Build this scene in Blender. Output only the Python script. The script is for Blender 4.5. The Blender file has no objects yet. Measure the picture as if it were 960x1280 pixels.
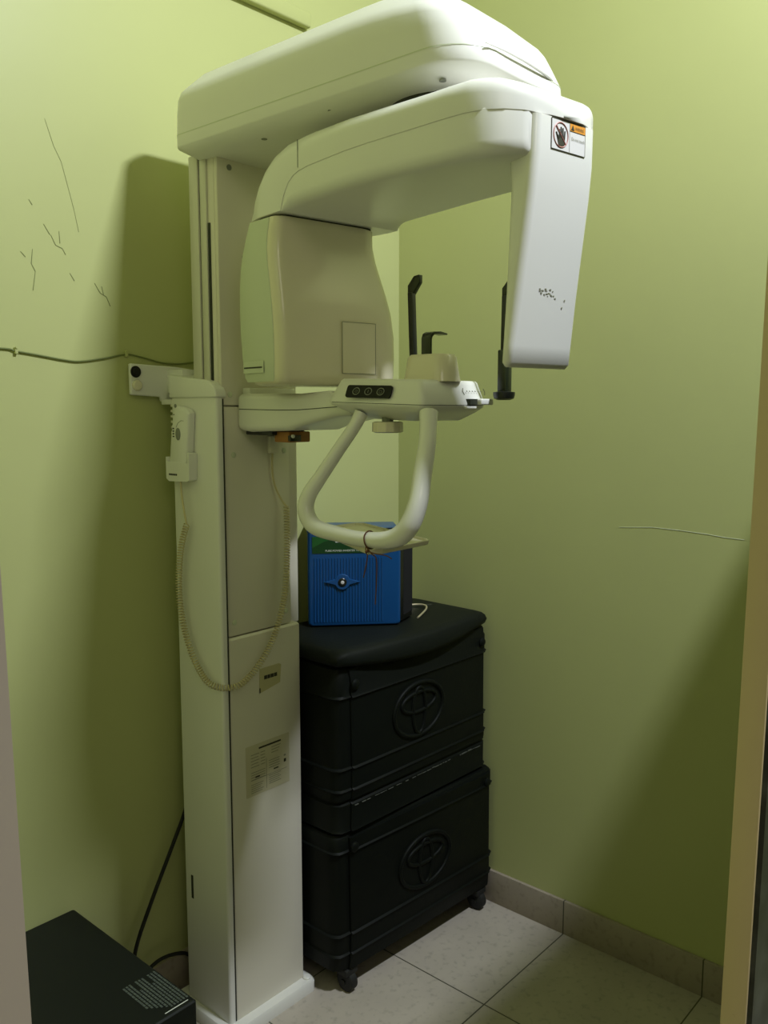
import bpy, bmesh, math, random
from mathutils import Vector, Matrix
random.seed(4)
C = bpy.context.scene.collection
PI = math.pi

# ------------------------------------------------------------------ materials
def lin(c):
    return tuple(((v/255)/12.92 if v/255 <= .04045 else ((v/255+.055)/1.055)**2.4) for v in c) + (1,)

def mat(name, rgb, rough=.5, metal=0, vary=0, scale=8, bump=0, bscale=60, spec=.5, coat=0, linear=False):
    m = bpy.data.materials.new(name); m.use_nodes = True
    nt = m.node_tree; b = nt.nodes['Principled BSDF']
    col = (tuple(rgb)+(1,)) if linear else lin(rgb)
    b.inputs['Base Color'].default_value = col
    b.inputs['Roughness'].default_value = rough
    b.inputs['Metallic'].default_value = metal
    b.inputs['Specular IOR Level'].default_value = spec
    b.inputs['Coat Weight'].default_value = coat
    tc = nt.nodes.new('ShaderNodeTexCoord')
    if vary:
        n = nt.nodes.new('ShaderNodeTexNoise'); n.inputs['Scale'].default_value = scale; n.inputs['Detail'].default_value = 5
        nt.links.new(tc.outputs['Object'], n.inputs['Vector'])
        mx = nt.nodes.new('ShaderNodeMix'); mx.data_type = 'RGBA'
        mx.inputs[6].default_value = tuple(c*(1-vary) for c in col[:3])+(1,)
        mx.inputs[7].default_value = tuple(min(1, c*(1+vary)) for c in col[:3])+(1,)
        nt.links.new(n.outputs['Fac'], mx.inputs[0]); nt.links.new(mx.outputs[2], b.inputs['Base Color'])
    if bump:
        n2 = nt.nodes.new('ShaderNodeTexNoise'); n2.inputs['Scale'].default_value = bscale; n2.inputs['Detail'].default_value = 6
        nt.links.new(tc.outputs['Object'], n2.inputs['Vector'])
        bp = nt.nodes.new('ShaderNodeBump'); bp.inputs['Strength'].default_value = bump; bp.inputs['Distance'].default_value = .003
        nt.links.new(n2.outputs['Fac'], bp.inputs['Height']); nt.links.new(bp.outputs['Normal'], b.inputs['Normal'])
    return m

WALLC = (.515, .54, .235)
M_wall = mat('green_wall_paint', WALLC, .42, vary=.05, scale=2.2, bump=.18, bscale=9, spec=.35, linear=True)
M_ceil = mat('ceiling_paint', (.6, .66, .42), .8, linear=True)
M_outer = mat('outer_room_paint', (.55, .55, .48), .8, linear=True)
M_white = mat('white_plastic', (.78, .77, .72), .28, vary=.03, scale=5, linear=True)
M_white2 = mat('glossy_white_enamel', (.78, .77, .72), .18, linear=True, coat=.3)
M_cream = mat('cream_cover_paint', (.72, .68, .57), .38, vary=.05, scale=4, linear=True)
M_ivory = mat('ivory_plastic', (.76, .70, .53), .22, vary=.03, scale=4, linear=True, coat=.3)
M_ivory2 = mat('grey_green_plastic', (.60, .64, .48), .35, linear=True)
M_alum = mat('anodised_rail', (.62, .60, .50), .4, metal=.2, linear=True)
M_seam = mat('seam_shadow_gap', (.03, .035, .02), .8, linear=True)
M_black = mat('black_gloss_plastic', (.012, .013, .010), .3, linear=True)
M_panel = mat('black_membrane', (.008, .008, .006), .35, spec=.15, linear=True)
M_case = mat('black_moulded_plastic', (.006, .0075, .006), .5, spec=.12, vary=.15, scale=9, bump=.15, bscale=120, linear=True)
M_lid = mat('black_soft_lid', (.008, .010, .008), .55, spec=.15, vary=.2, scale=5, bump=.15, bscale=90, linear=True)
M_edge = mat('worn_grey_edge', (.10, .105, .09), .5, linear=True)
M_dark = mat('black_rubber', (.01, .01, .009), .7, linear=True)
M_darkgrn = mat('smoked_black_acrylic', (.022, .028, .014), .25, linear=True)
M_blue = mat('blue_abs_plastic', (.007, .07, .23), .32, linear=True)
M_greenlab = mat('dark_green_label', (.006, .05, .010), .4, linear=True)
M_greenlab2 = mat('mid_green_label', (.015, .11, .02), .4, linear=True)
M_text_w = mat('white_print', (.75, .78, .70), .6, linear=True)
M_text_k = mat('dark_print', (.035, .035, .02), .6, linear=True)
M_text_g = mat('grey_print', (.25, .25, .18), .6, linear=True)
M_label_y = mat('aged_yellow_label', (.50, .46, .26), .5, linear=True)
M_label_c = mat('cream_label', (.57, .53, .37), .55, linear=True)
M_label_w = mat('white_label', (.72, .70, .69), .4, linear=True)
M_orange = mat('orange_label', (.75, .31, .035), .5, linear=True)
M_red = mat('faded_red_print', (.42, .16, .13), .5, linear=True)
M_brown = mat('brown_string', (.12, .05, .022), .9, linear=True)
M_amber = mat('amber_plastic', (.36, .15, .03), .5, linear=True)
M_wood = mat('jamb_wood', (.62, .48, .27), .5, vary=.12, scale=3, linear=True)
M_jambw = mat('jamb_cream_laminate', (.50, .42, .36), .5, vary=.04, scale=2, linear=True)
M_steel = mat('chromed_wire', (.8, .7, .5), .35, metal=.6, linear=True)
M_grey = mat('grey_plastic', (.22, .23, .19), .5, linear=True)
M_tray = mat('ivory_tray_plastic', (.72, .68, .52), .35, linear=True)
M_cord = mat('cream_coiled_cord', (.62, .54, .31), .5, linear=True)
M_ups = mat('matte_black_steel', (.008, .010, .008), .5, spec=.25, vary=.1, scale=20, linear=True)
M_upslab = mat('grey_green_label_print', (.07, .085, .07), .6, linear=True)
M_wire = mat('green_painted_wire', (.17, .20, .06), .6, linear=True)
M_chip = mat('plaster_chip_dark', (.22, .24, .09), .8, linear=True)
M_crack = mat('plaster_crack_pale', (.75, .78, .66), .8, linear=True)

def mat_marble():
    m = mat('dark_speckled_stone', (.03, .035, .032), .4, linear=True); nt = m.node_tree; b = nt.nodes['Principled BSDF']
    tc = nt.nodes.new('ShaderNodeTexCoord'); n = nt.nodes.new('ShaderNodeTexNoise'); n.inputs['Scale'].default_value = 14; n.inputs['Detail'].default_value = 8
    r = nt.nodes.new('ShaderNodeValToRGB'); r.color_ramp.elements[0].position = .45; r.color_ramp.elements[0].color = (.022, .027, .024, 1)
    r.color_ramp.elements[1].position = .72; r.color_ramp.elements[1].color = (.12, .13, .125, 1)
    nt.links.new(tc.outputs['Object'], n.inputs['Vector']); nt.links.new(n.outputs['Fac'], r.inputs[0]); nt.links.new(r.outputs[0], b.inputs['Base Color'])
    return m
M_marble = mat_marble()

def mat_tile(name, base, dx, dy, size, horizontal=True):
    m = mat(name, base, .32, linear=True); nt = m.node_tree; b = nt.nodes['Principled BSDF']; N = nt.nodes; L = nt.links
    g = N.new('ShaderNodeNewGeometry'); sp = N.new('ShaderNodeSeparateXYZ'); L.new(g.outputs['Position'], sp.inputs[0])
    def line(out, off):
        a = N.new('ShaderNodeMath'); a.operation = 'SUBTRACT'; a.inputs[1].default_value = off; L.new(out, a.inputs[0])
        d = N.new('ShaderNodeMath'); d.operation = 'PINGPONG'; d.inputs[1].default_value = size/2; L.new(a.outputs[0], d.inputs[0])
        c = N.new('ShaderNodeMath'); c.operation = 'LESS_THAN'; c.inputs[1].default_value = .0018; L.new(d.outputs[0], c.inputs[0])
        return c.outputs[0]
    l2 = line(sp.outputs[1], dy)
    if horizontal:
        mxm = N.new('ShaderNodeMath'); mxm.operation = 'MAXIMUM'; L.new(line(sp.outputs[0], dx), mxm.inputs[0]); L.new(l2, mxm.inputs[1]); ln = mxm.outputs[0]
    else: ln = l2
    n = N.new('ShaderNodeTexNoise'); n.inputs['Scale'].default_value = 55; n.inputs['Detail'].default_value = 4; L.new(g.outputs['Position'], n.inputs['Vector'])
    n3 = N.new('ShaderNodeTexNoise'); n3.inputs['Scale'].default_value = 6; n3.inputs['Detail'].default_value = 5; L.new(g.outputs['Position'], n3.inputs['Vector'])
    r = N.new('ShaderNodeValToRGB'); r.color_ramp.elements[0].position = .30; r.color_ramp.elements[0].color = tuple(c*.80 for c in base)+(1,)
    r.color_ramp.elements[1].position = .46; r.color_ramp.elements[1].color = tuple(base)+(1,); L.new(n.outputs['Fac'], r.inputs[0])
    mm = N.new('ShaderNodeMix'); mm.data_type = 'RGBA'; mm.blend_type = 'MULTIPLY'; mm.inputs[0].default_value = .35
    L.new(r.outputs[0], mm.inputs[6]); L.new(n3.outputs['Fac'], mm.inputs[7])
    mx = N.new('ShaderNodeMix'); mx.data_type = 'RGBA'; L.new(ln, mx.inputs[0]); L.new(mm.outputs[2], mx.inputs[6]); mx.inputs[7].default_value = (.07, .065, .045, 1)
    L.new(mx.outputs[2], b.inputs['Base Color'])
    return m
M_floor = mat_tile('speckled_floor_tile', (.56, .50, .42), 2.086-.404, 1.147, .402)
M_skirt = mat_tile('skirting_tile', (.46, .39, .31), 0, 1.147, .402, False)

# ------------------------------------------------------------------ mesh kit
def rrect(x0, x1, y0, y1, r, n=6):
    if not isinstance(r, (tuple, list)): r = (r,)*4
    lim = min(x1-x0, y1-y0)/2*.999
    pts = []
    for (cx, cy, a0, rr) in ((x1, y0, -PI/2, r[0]), (x1, y1, 0, r[1]), (x0, y1, PI/2, r[2]), (x0, y0, PI, r[3])):
        rr = max(.0003, min(rr, lim)); sx = -1 if cx == x1 else 1; sy = -1 if cy == y1 else 1
        for i in range(n+1):
            a = a0+PI/2*i/n
            pts.append((cx+sx*rr+rr*math.cos(a), cy+sy*rr+rr*math.sin(a)))
    return pts

class G:
    def __init__(s, T=None): s.v = []; s.f = []; s.mi = []; s.T = T; s.m = 0
    def add(s, vs, fs, m=None):
        k = len(s.v); s.v += [Vector(v) for v in vs]; s.f += [tuple(i+k for i in f) for f in fs]
        s.mi += [s.m if m is None else m]*len(fs); return s
    def loft(s, rings, caps=True, closed=False):
        n = len(rings[0]); vs = [p for r in rings for p in r]; fs = []
        R = len(rings)
        for i in range(R if closed else R-1):
            a = i*n; b = ((i+1) % R)*n
            for j in range(n):
                k = (j+1) % n; fs.append((a+j, a+k, b+k, b+j))
        if caps and not closed:
            fs.append(tuple(range(n))[::-1]); fs.append(tuple((R-1)*n+j for j in range(n)))
        return s.add(vs, fs)
    def poly(s, pts): return s.add(pts, [tuple(range(len(pts)))])
    def bm_add(s, bm):
        bm.verts.index_update(); vs = [v.co.copy() for v in bm.verts]; fs = [[v.index for v in f.verts] for f in bm.faces]; bm.free(); return s.add(vs, fs)
    def bev(s, vs, fs, w, seg=2, ang=30):
        bm = bmesh.new(); V = [bm.verts.new(v) for v in vs]
        for f in fs: bm.faces.new([V[i] for i in f])
        bmesh.ops.recalc_face_normals(bm, faces=bm.faces)
        if w:
            E = [e for e in bm.edges if len(e.link_faces) == 2 and e.calc_face_angle(0) > math.radians(ang)]
            bmesh.ops.bevel(bm, geom=E, offset=w, segments=seg, affect='EDGES', profile=.5, clamp_overlap=True)
        return s.bm_add(bm)
    def box(s, x0, x1, y0, y1, z0, z1, w=.002, seg=2):
        vs = [(x, y, z) for z in (z0, z1) for (x, y) in ((x0, y0), (x1, y0), (x1, y1), (x0, y1))]
        return s.bev(vs, [(3, 2, 1, 0), (4, 5, 6, 7), (0, 1, 5, 4), (1, 2, 6, 5), (2, 3, 7, 6), (3, 0, 4, 7)], w, seg)
    def prism(s, pts, d, w=0, seg=2, ang=30):   # pts: 3D polygon, d: extrusion vector
        n = len(pts); d = Vector(d); vs = [Vector(p) for p in pts]+[Vector(p)+d for p in pts]
        fs = [tuple(range(n))[::-1], tuple(range(n, 2*n))]+[(i, (i+1) % n, n+(i+1) % n, n+i) for i in range(n)]
        return s.bev(vs, fs, w, seg, ang)
    def cyl(s, p0, p1, r0, r1=None, n=24, w=0):
        r1 = r0 if r1 is None else r1; p0 = Vector(p0); p1 = Vector(p1); d = (p1-p0).normalized()
        a = d.orthogonal().normalized(); b = d.cross(a)
        rings = [[p+r*(a*math.cos(2*PI*i/n)+b*math.sin(2*PI*i/n)) for i in range(n)] for p, r in ((p0, r0), (p1, r1))]
        if w:
            vs = rings[0]+rings[1]; fs = [tuple(range(n))[::-1], tuple(range(n, 2*n))]+[(i, (i+1) % n, n+(i+1) % n, n+i) for i in range(n)]
            return s.bev(vs, fs, w, 2, 50)
        return s.loft(rings)
    def lathe(s, p, prof, axis=(0, 0, 1), n=28):
        d = Vector(axis).normalized(); a = d.orthogonal().normalized(); b = d.cross(a); p = Vector(p)
        return s.loft([[p+d*h+r*(a*math.cos(2*PI*i/n)+b*math.sin(2*PI*i/n)) for i in range(n)] for (r, h) in prof])
    def tube(s, pts, r, n=8, closed=False, smooth=0):
        pts = [Vector(p) for p in pts]; R = list(r) if isinstance(r, (list, tuple)) else [r]*len(pts)
        if smooth:
            q = []; rq = []; L = len(pts)
            for i in range(L if closed else L-1):
                g = (lambda k: pts[k % L]) if closed else (lambda k: pts[max(0, min(L-1, k))])
                p0, p1, p2, p3 = g(i-1), g(i), g(i+1), g(i+2); r1 = R[i]; r2 = R[(i+1) % L]
                for k in range(smooth):
                    t = k/smooth
                    q.append(.5*((2*p1)+(-p0+p2)*t+(2*p0-5*p1+4*p2-p3)*t*t+(-p0+3*p1-3*p2+p3)*t**3)); rq.append(r1+(r2-r1)*t)
            if not closed: q.append(pts[-1]); rq.append(R[-1])
            pts, R = q, rq
        L = len(pts); rings = []; nrm = None
        for i in range(L):
            if closed: t = pts[(i+1) % L]-pts[i-1]
            else: t = pts[min(L-1, i+1)]-pts[max(0, i-1)]
            if t.length < 1e-9: t = Vector((0, 0, 1))
            t.normalize()
            if nrm is None: nrm = t.orthogonal().normalized()
            else:
                nrm = nrm-t*nrm.dot(t); nrm = nrm.normalized() if nrm.length > 1e-6 else t.orthogonal().normalized()
            b = t.cross(nrm)
            rings.append([pts[i]+R[i]*(nrm*math.cos(2*PI*k/n)+b*math.sin(2*PI*k/n)) for k in range(n)])
        return s.loft(rings, closed=closed)
    def ball(s, c, r, sc=(1, 1, 1), n=16):
        c = Vector(c); rings = []
        for i in range(1, n//2):
            a = PI*i/(n//2); rings.append([c+Vector((r*sc[0]*math.sin(a)*math.cos(2*PI*k/n), r*sc[1]*math.sin(a)*math.sin(2*PI*k/n), -r*sc[2]*math.cos(a))) for k in range(n)])
        return s.loft(rings)

def build(name, g, mats, parent=None, origin=None, smooth=38):
    if not isinstance(mats, (list, tuple)): mats = [mats]
    root = parent
    if root is not None:
        while root.parent: root = root.parent
        org = Vector(root.location)
    else: org = Vector(origin) if origin is not None else Vector((0, 0, 0))
    T = g.T or (lambda p: p)
    me = bpy.data.meshes.new(name)
    me.from_pydata([tuple(Vector(T(v))-org) for v in g.v], [], g.f)
    for m in mats: me.materials.append(m)
    for p, mi in zip(me.polygons, g.mi): p.material_index = mi
    bm = bmesh.new(); bm.from_mesh(me); bmesh.ops.recalc_face_normals(bm, faces=bm.faces); bm.to_mesh(me); bm.free()
    for p in me.polygons: p.use_smooth = True
    me.set_sharp_from_angle(angle=math.radians(smooth)); me.update()
    o = bpy.data.objects.new(name, me); C.objects.link(o)
    if parent is not None: o.parent = parent
    else: o.location = org
    return o

def thing(name, label, cat, loc=(0, 0, 0), group=None):
    o = bpy.data.objects.new(name, None); C.objects.link(o); o.location = loc; o.empty_display_size = .05
    o['label'] = label; o['category'] = cat
    if group: o['group'] = group
    return o
def tag(o, label, cat, group=None):
    o['label'] = label; o['category'] = cat
    if group: o['group'] = group
    return o
def struct(name, g, mats):
    o = build(name, g, mats); o['kind'] = 'structure'; return o

def text_geo(g, txt, org, u, v, size, m=0, depth=.0004, align='LEFT', sx=1.0):
    cu = bpy.data.curves.new('lettering', 'FONT'); cu.body = txt; cu.size = 1; cu.align_x = align; cu.resolution_u = 2
    ob = bpy.data.objects.new('lettering', cu); C.objects.link(ob)
    dg = bpy.context.evaluated_depsgraph_get(); dg.update(); me = ob.evaluated_get(dg).to_mesh()
    org = Vector(org); u = Vector(u).normalized(); v = Vector(v).normalized(); nn = u.cross(v)
    g.add([org+u*p.co.x*size*sx+v*p.co.y*size+nn*depth for p in me.vertices], [tuple(p.vertices) for p in me.polygons], m)
    ob.evaluated_get(dg).to_mesh_clear(); bpy.data.objects.remove(ob); bpy.data.curves.remove(cu)

def plate(g, org, u, v, w, h, t, m=0):      # thin slab lying on a surface: org = lower-left corner
    org = Vector(org); u = Vector(u).normalized(); v = Vector(v).normalized(); nn = u.cross(v)
    g.m = m; g.prism([org, org+u*w, org+u*w+v*h, org+v*h], nn*t); g.m = 0

# ------------------------------------------------------------------ room
XR, YB, ZC = 2.086, 1.78, 3.5
def chips(g, lines, P, wd, m):              # small marks with a shape of their own, thin raised slivers on a wall
    for ln in lines:
        for a, b in zip(ln, ln[1:]):
            a = P(*a); b = P(*b); d = (b-a).normalized(); n = P.n; s_ = d.cross(n)*wd
            g.m = m; g.prism([a-s_*.6, a+s_*.6, b+s_, b-s_], n*.0006); g.m = 0
struct('floor', G().box(-1.6, XR, -2.2, YB, -.05, 0, 0), M_floor)
struct('ceiling', G().box(-1.6, XR, -2.2, YB, ZC, ZC+.05, 0), M_ceil)
g = G().box(.05, XR+.1, YB, YB+.1, -.05, ZC, 0)
class PB:
    n = Vector((0, -1, 0))
    def __call__(s, x, z): return Vector((x, YB-.0002, z))
pb = PB()
chips(g, [[(.945, 2.10), (.962, 2.05), (.978, 2.02), (.99, 1.975), (1.003, 1.925), (1.012, 1.88)]], pb, .0003, 1)
chips(g, [[(.947, 1.865), (.957, 1.845), (.972, 1.84), (.979, 1.828)], [(.966, 1.875), (.967, 1.85)], [(1.045, 1.775), (1.058, 1.755), (1.073, 1.748), (1.082, 1.728)],
          [(1.062, 1.77), (1.066, 1.752)], [(.905, 1.83), (.901, 1.80), (.909, 1.785), (.902, 1.745)], [(.932, 1.885), (.945, 1.865)], [(.902, 1.93), (.909, 1.92)],
          [(.987, 1.79), (.997, 1.775)], [(.879, 1.822), (.889, 1.812)]], pb, .0008, 1)
struct('wall_back', g, [M_wall, M_chip])
g = G().box(XR, XR+.1, -2.2, YB, -.05, ZC, 0)
class PR:
    n = Vector((-1, 0, 0))
    def __call__(s, y, z): return Vector((XR-.0002, y, z))
pr = PR()
chips(g, [[(1.02, 1.19), (.93, 1.198), (.86, 1.197), (.79, 1.194), (.745, 1.19), (.70, 1.189)]], pr, .0006, 1)
struct('wall_right', g, [M_wall, M_crack])
struct('wall_left', G().box(-.05, .05, .35, YB+.1, -.05, ZC, 0), M_wall)
struct('wall_outer_left', G().box(-1.7, -1.6, -2.2, .4, -.05, ZC, 0), M_outer)
struct('wall_outer_back', G().box(-1.6, XR+.1, -2.3, -2.2, -.05, ZC, 0), M_outer)
struct('wall_front_left', G().box(-1.6, .05, .31, .39, -.05, ZC, 0), M_outer)
struct('wall_front_right', G().prism([(.916+.0, .2775, 0), (XR, .2775, 0), (XR, .2775, 2.10), (.972, .2775, 2.10), (.902, .2775, 0)], (0, .024, 0)), M_marble)
g = G().prism([(.878, .2770, 0), (.883, .2770, 0), (.950, .2770, 2.10), (.945, .2770, 2.10)], (0, .0265, 0), .0008)
for z in (1.03, .84, .60): g.cyl((.8775+.0323*z, .29, z), (.880+.0323*z, .29, z), .0022, n=10)
struct('trim_1', g, M_wood)
struct('trim_2', G().prism([(-.35, .2995, 0), (.156, .2995, 0), (.105, .2995, ZC), (-.35, .2995, ZC)], (0, .006, 0)), M_jambw)
g = G().box(XR-.011, XR, .37, YB, 0, .1, .0015)
struct('baseboard_right', g, M_skirt)
struct('baseboard_back', G().box(.05, XR-.011, YB-.011, YB, 0, .1, .0015), M_skirt)
g = G().box(1.0, 1.70, YB-.022, YB, 2.505, 2.545, .006, 3)
struct('trim_3', g, M_wall)

# ------------------------------------------------------------------ panoramic x-ray unit
CX, CY, ANG = 1.31, 1.0, math.radians(9)
def LW(p):                                   # local frame of the rotating arm -> world
    x, y, z = p; c, s_ = math.cos(ANG), math.sin(ANG)
    return Vector((CX+c*x+s_*y, CY-s_*x+c*y, z))
U = thing('dental_xray_machine', 'tall off-white panoramic dental x-ray machine on a floor column, with overhead arm and chin table', 'x-ray machine', (1.31, 1.62, 0))

# base plate
g = G().loft([[(x, y, z) for x, y in rrect(1.165-i, 1.447+i, 1.508-i, 1.735, (.02, .01, .01, .02))] for z, i in ((0, 0), (.024, 0), (.03, -.004))])
base = build('base_plate', g, M_white, U)
build('bolt_cap', G().lathe((1.428, 1.528, .03), [(.011, 0), (.011, .003), (.008, .006), (.002, .0065)]), M_white, base)
# column: inner mast with front panel and rails
g = G().box(1.203, 1.412, 1.552, 1.632, .03, 2.05, .003)
g.box(1.412, 1.458, 1.575, 1.70, .965, 2.05, .003)
g.box(1.40, 1.425, 1.575, 1.64, .03, .97, 0)
mast = build('column_mast', g, M_cream, U)
g = G().box(1.2035, 1.398, 1.541, 1.553, 1.506, 2.048, .003)
build('upper_front_panel', g, M_cream, mast)
g = G().box(1.2035, 1.398, 1.541, 1.553, .978, 1.503, .003)
build('middle_front_panel', g, M_cream, mast)
g = G().loft([[(x, y, z) for x, y in rrect(1.2045+i, 1.4265-i, 1.537+i, 1.60, (.006, .002, .002, .006))] for z, i in ((.03, 0), (.970, 0), (.975, .004))])
lower = build('lower_front_cover', g, M_cream, mast)
for (x, z) in ((1.237, 2.018), (1.226, 1.53), (1.233, 1.395), (1.385, 1.40), (1.226, 1.01), (1.384, 1.01)):
    build('screw_cap', G().lathe((x, 1.5413, z), [(.0065, 0), (.0065, .0014), (.005, .0022), (.001, .0024)], (0, -1, 0), 18), M_grey if z > 1.9 else M_ivory2, mast)
# rails on the flank of the mast, above the cap
g = G()
for (y0, y1, x) in ((1.6, 1.632, 1.196), (1.573, 1.596, 1.1975)): g.box(x, 1.206, y0, y1, 1.50, 2.048, .003)
build('guide_rail', g, M_alum, mast)
g = G()
g.box(1.2005, 1.2035, 1.5975, 1.5990, 1.5, 2.046, 0); g.box(1.2005, 1.2035, 1.566, 1.5725, 1.5, 1.9, 0)
build('rail_groove', g, M_seam, mast)
# outer side cover + cap
g = G().loft([[(x, y, z) for x, y in rrect(1.186, 1.2025, 1.5375, 1.706, (.002, .002, .006, .007))] for z in (.03, 1.527)])
g.box(1.2025, 1.437, 1.632, 1.70, .03, 1.527, .004)
side = build('side_cover', g, M_white, U)
g = G(); yz = [(1.708, 1.523), (1.533, 1.523)]
for i in range(9):
    a = PI/2*i/8; yz.append((1.533+.05*(1-math.cos(a)), 1.527+.036*math.sin(a)+.0))
yz += [(1.64, 1.5685), (1.708, 1.577)]
g.prism([(1.181, y, z) for y, z in yz], (.03, 0, 0), .004, 3, 25)
g.prism([(1.21, y, z) for y, z in ((1.708, 1.523), (1.634, 1.523), (1.634, 1.568), (1.708, 1.577))], (.225, 0, 0), .003, 2, 25)
build('column_cap', g, M_white, side)
g = G()
for i in range(14): g.box(1.19, 1.2, 1.706, 1.716, 1.34+i*.0125, 1.346+i*.0125, .001)
build('cooling_fins', g, M_cream, side)
build('slot_cutout', G().box(1.1852, 1.187, 1.672, 1.68, .30, .36, 0), M_seam, side)
build('screw_cap', G().lathe((1.1862, 1.69, 1.505), [(.0045, 0), (.0045, .001), (.001, .002)], (-1, 0, 0), 14), M_grey, side)
g = G().box(1.2023, 1.2045, 1.5362, 1.5385, .032, 1.52, 0)
build('cover_seam', g, M_seam, side)
build('strip_groove', G().box(1.398, 1.4125, 1.5745, 1.5765, .98, 2.04, 0), M_seam, mast)
# labels on lower cover
g = G(); yl = 1.5368
g.prism([(1.2935, yl, .885), (1.2925, yl, .832), (1.297, yl, .826), (1.358, yl, .838), (1.362, yl, .882), (1.355, yl, .886)], (0, -.0006, 0))
tmp = g.m; g.m = 1
for i, (x, w) in enumerate(((1.3075, .009), (1.318, .008), (1.3275, .010), (1.339, .009))): g.box(x, x+w, yl-.0012, yl-.0006, .8565, .8655, 0)
g.box(1.2925, 1.2955, yl-.0011, yl-.0005, .826, .838, 0); g.m = 0
build('small_label', g, [M_label_y, M_text_k], lower)['label'] = 'small yellowed label on the lower front cover'
g = G(); g.box(1.247, 1.384, yl-.0006, yl, .578, .704, 0)
def bar(x0, x1, z, h, m=1): g.m = m; g.box(x0, x1, yl-.0011, yl-.0005, z-h/2, z+h/2, 0); g.m = 0
bar(1.287, 1.357, .692, .0042)
random.seed(2)
for k in range(5):
    bar(1.262, 1.288-.003*(k % 2), .680-.0075*k, .0015, 2); bar(1.292, 1.306, .680-.0075*k, .0015, 2)
for k in range(3): bar(1.326, 1.356-.004*k, .683-.007*k, .0014, 2)
for k in range(4): bar(1.262, 1.306, .636-.006*k, .0013, 2); bar(1.318, 1.352, .651-.006*k, .0013, 2)
bar(1.275, 1.289, .623, .0035); bar(1.333, 1.348, .626, .003); bar(1.366, 1.373, .637, .008); bar(1.366, 1.372, .650, .004, 2)
for k in range(5): bar(1.262, 1.300-.004*(k % 3), .606-.005*k, .0012, 2); bar(1.318, 1.356-.005*(k % 2), .613-.005*k, .0012, 2)
g.m = 2; g.box(1.3095, 1.3105, yl-.0011, yl-.0005, .585, .66, 0); g.box(1.260, 1.375, yl-.0011, yl-.0005, .6165, .6173, 0); g.m = 0
build('rating_label', g, [M_label_c, M_text_k, M_text_g], lower)['label'] = 'faded printed specification label low on the column'

# wall bracket
g = G().prism([(1.117, 1.762, 1.530), (1.198, 1.762, 1.526), (1.199, 1.762, 1.515), (1.24, 1.762, 1.512), (1.24, 1.762, 1.526), (1.305, 1.762, 1.526), (1.305, 1.762, 1.592), (1.24, 1.762, 1.598), (1.117, 1.762, 1.602)], (0, .012, 0), .004, 3)
g.box(1.215, 1.30, 1.70, 1.765, 1.535, 1.59, .003)
g.box(1.195, 1.255, 1.715, 1.76, 1.508, 1.520, .002)
br = build('wall_bracket', g, M_white, U)
build('bolt', G().lathe((1.13, 1.762, 1.583), [(.0135, 0), (.0135, .0015), (.009, .002), (.009, .008), (.006, .009)], (0, -1, 0), 20), M_dark, br)['label'] = 'dark open bolt head'
build('bolt', G().lathe((1.132, 1.762, 1.552), [(.0125, 0), (.0125, .004), (.010, .007), (.002, .008)], (0, -1, 0), 20), M_ivory, br)['label'] = 'bolt under a cream cap'

# overhead housing
def ov_ring(z, i, dz=0, zf=0, yb=1.622):
    pts = rrect(1.15+i, 1.47-i, .845+i, yb-i*.6, (.05, .025, .025, .085-i*.4), 8); out = []
    # subdivide long sides so the nose can curve down
    q = []
    for a, b in zip(pts, pts[1:]+pts[:1]):
        n = max(1, int(math.hypot(a[0]-b[0], a[1]-b[1])/.05))
        for k in range(n): q.append((a[0]+(b[0]-a[0])*k/n, a[1]+(b[1]-a[1])*k/n))
    return q
def ov_loft(levels, nose):
    # one point layout shared by all rings: take the outermost and inset toward the middle
    base_r = ov_ring(0, 0); rings = []
    for z, ins in levels:
        ring = []
        for (x, y) in base_r:
            hx = (1.47-1.15)/2; hy = (1.622-.845)/2; mx = 1.31; my = (1.622+.845)/2
            up_ = max(0, z-2.07); ix = ins+(up_*.30-.012 if x > mx else 0); iy = ins+(up_*.25 if y < my else 0)
            X = mx+(x-mx)*(hx-ix)/hx; Y = my+(y-my)*(hy-iy)/hy
            t = max(0, min(1, (1.12-Y)/.30)); ring.append((X, Y, z-nose(z)*t*t))
        rings.append(ring)
    return rings
ns = lambda z: max(0, (z-2.08))*.45
g = G().loft(ov_loft([(2.034, .030), (2.052, .0015), (2.056, 0), (2.078, 0), (2.12, .001), (2.150, .003), (2.165, .008), (2.176, .017), (2.203, .042), (2.220, .07), (2.224, .10)], ns))
ovh = build('overhead_housing', g, M_white, U, smooth=50)
g = G().loft([[p for p in r] for r in ov_loft([(2.077, -.0004), (2.0786, -.0004)], lambda z: 0)], caps=False)
build('housing_seam', g, M_ivory2, ovh)
for (x, y) in ((1.192, 1.372), (1.176, 1.168), (1.207, 1.004), (1.182, .915)):
    build('screw_cap', G().lathe((x, y, 2.0405 if x < 1.18 else 2.0345), [(.006, 0), (.006, .0015), (.001, .002)], (0, 0, -1), 14), M_grey, ovh)
build('rotation_hub', G().cyl((1.31, 1.0, 2.008), (1.31, 1.0, 2.035), .106, .110, 40), M_black, ovh)['label'] = 'black round pivot ring under the housing'
# thin grip strip at the front of the housing
g = G(); 
pts = [(1.205, .8455, 2.0815), (1.26, .8425, 2.083), (1.33, .8425, 2.083), (1.40, .846, 2.081), (1.44, .856, 2.080)]
g.tube(pts, [.001, .002, .0025, .0025, .001], 8, smooth=6)
build('front_trim_strip', g, M_white, ovh)

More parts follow.
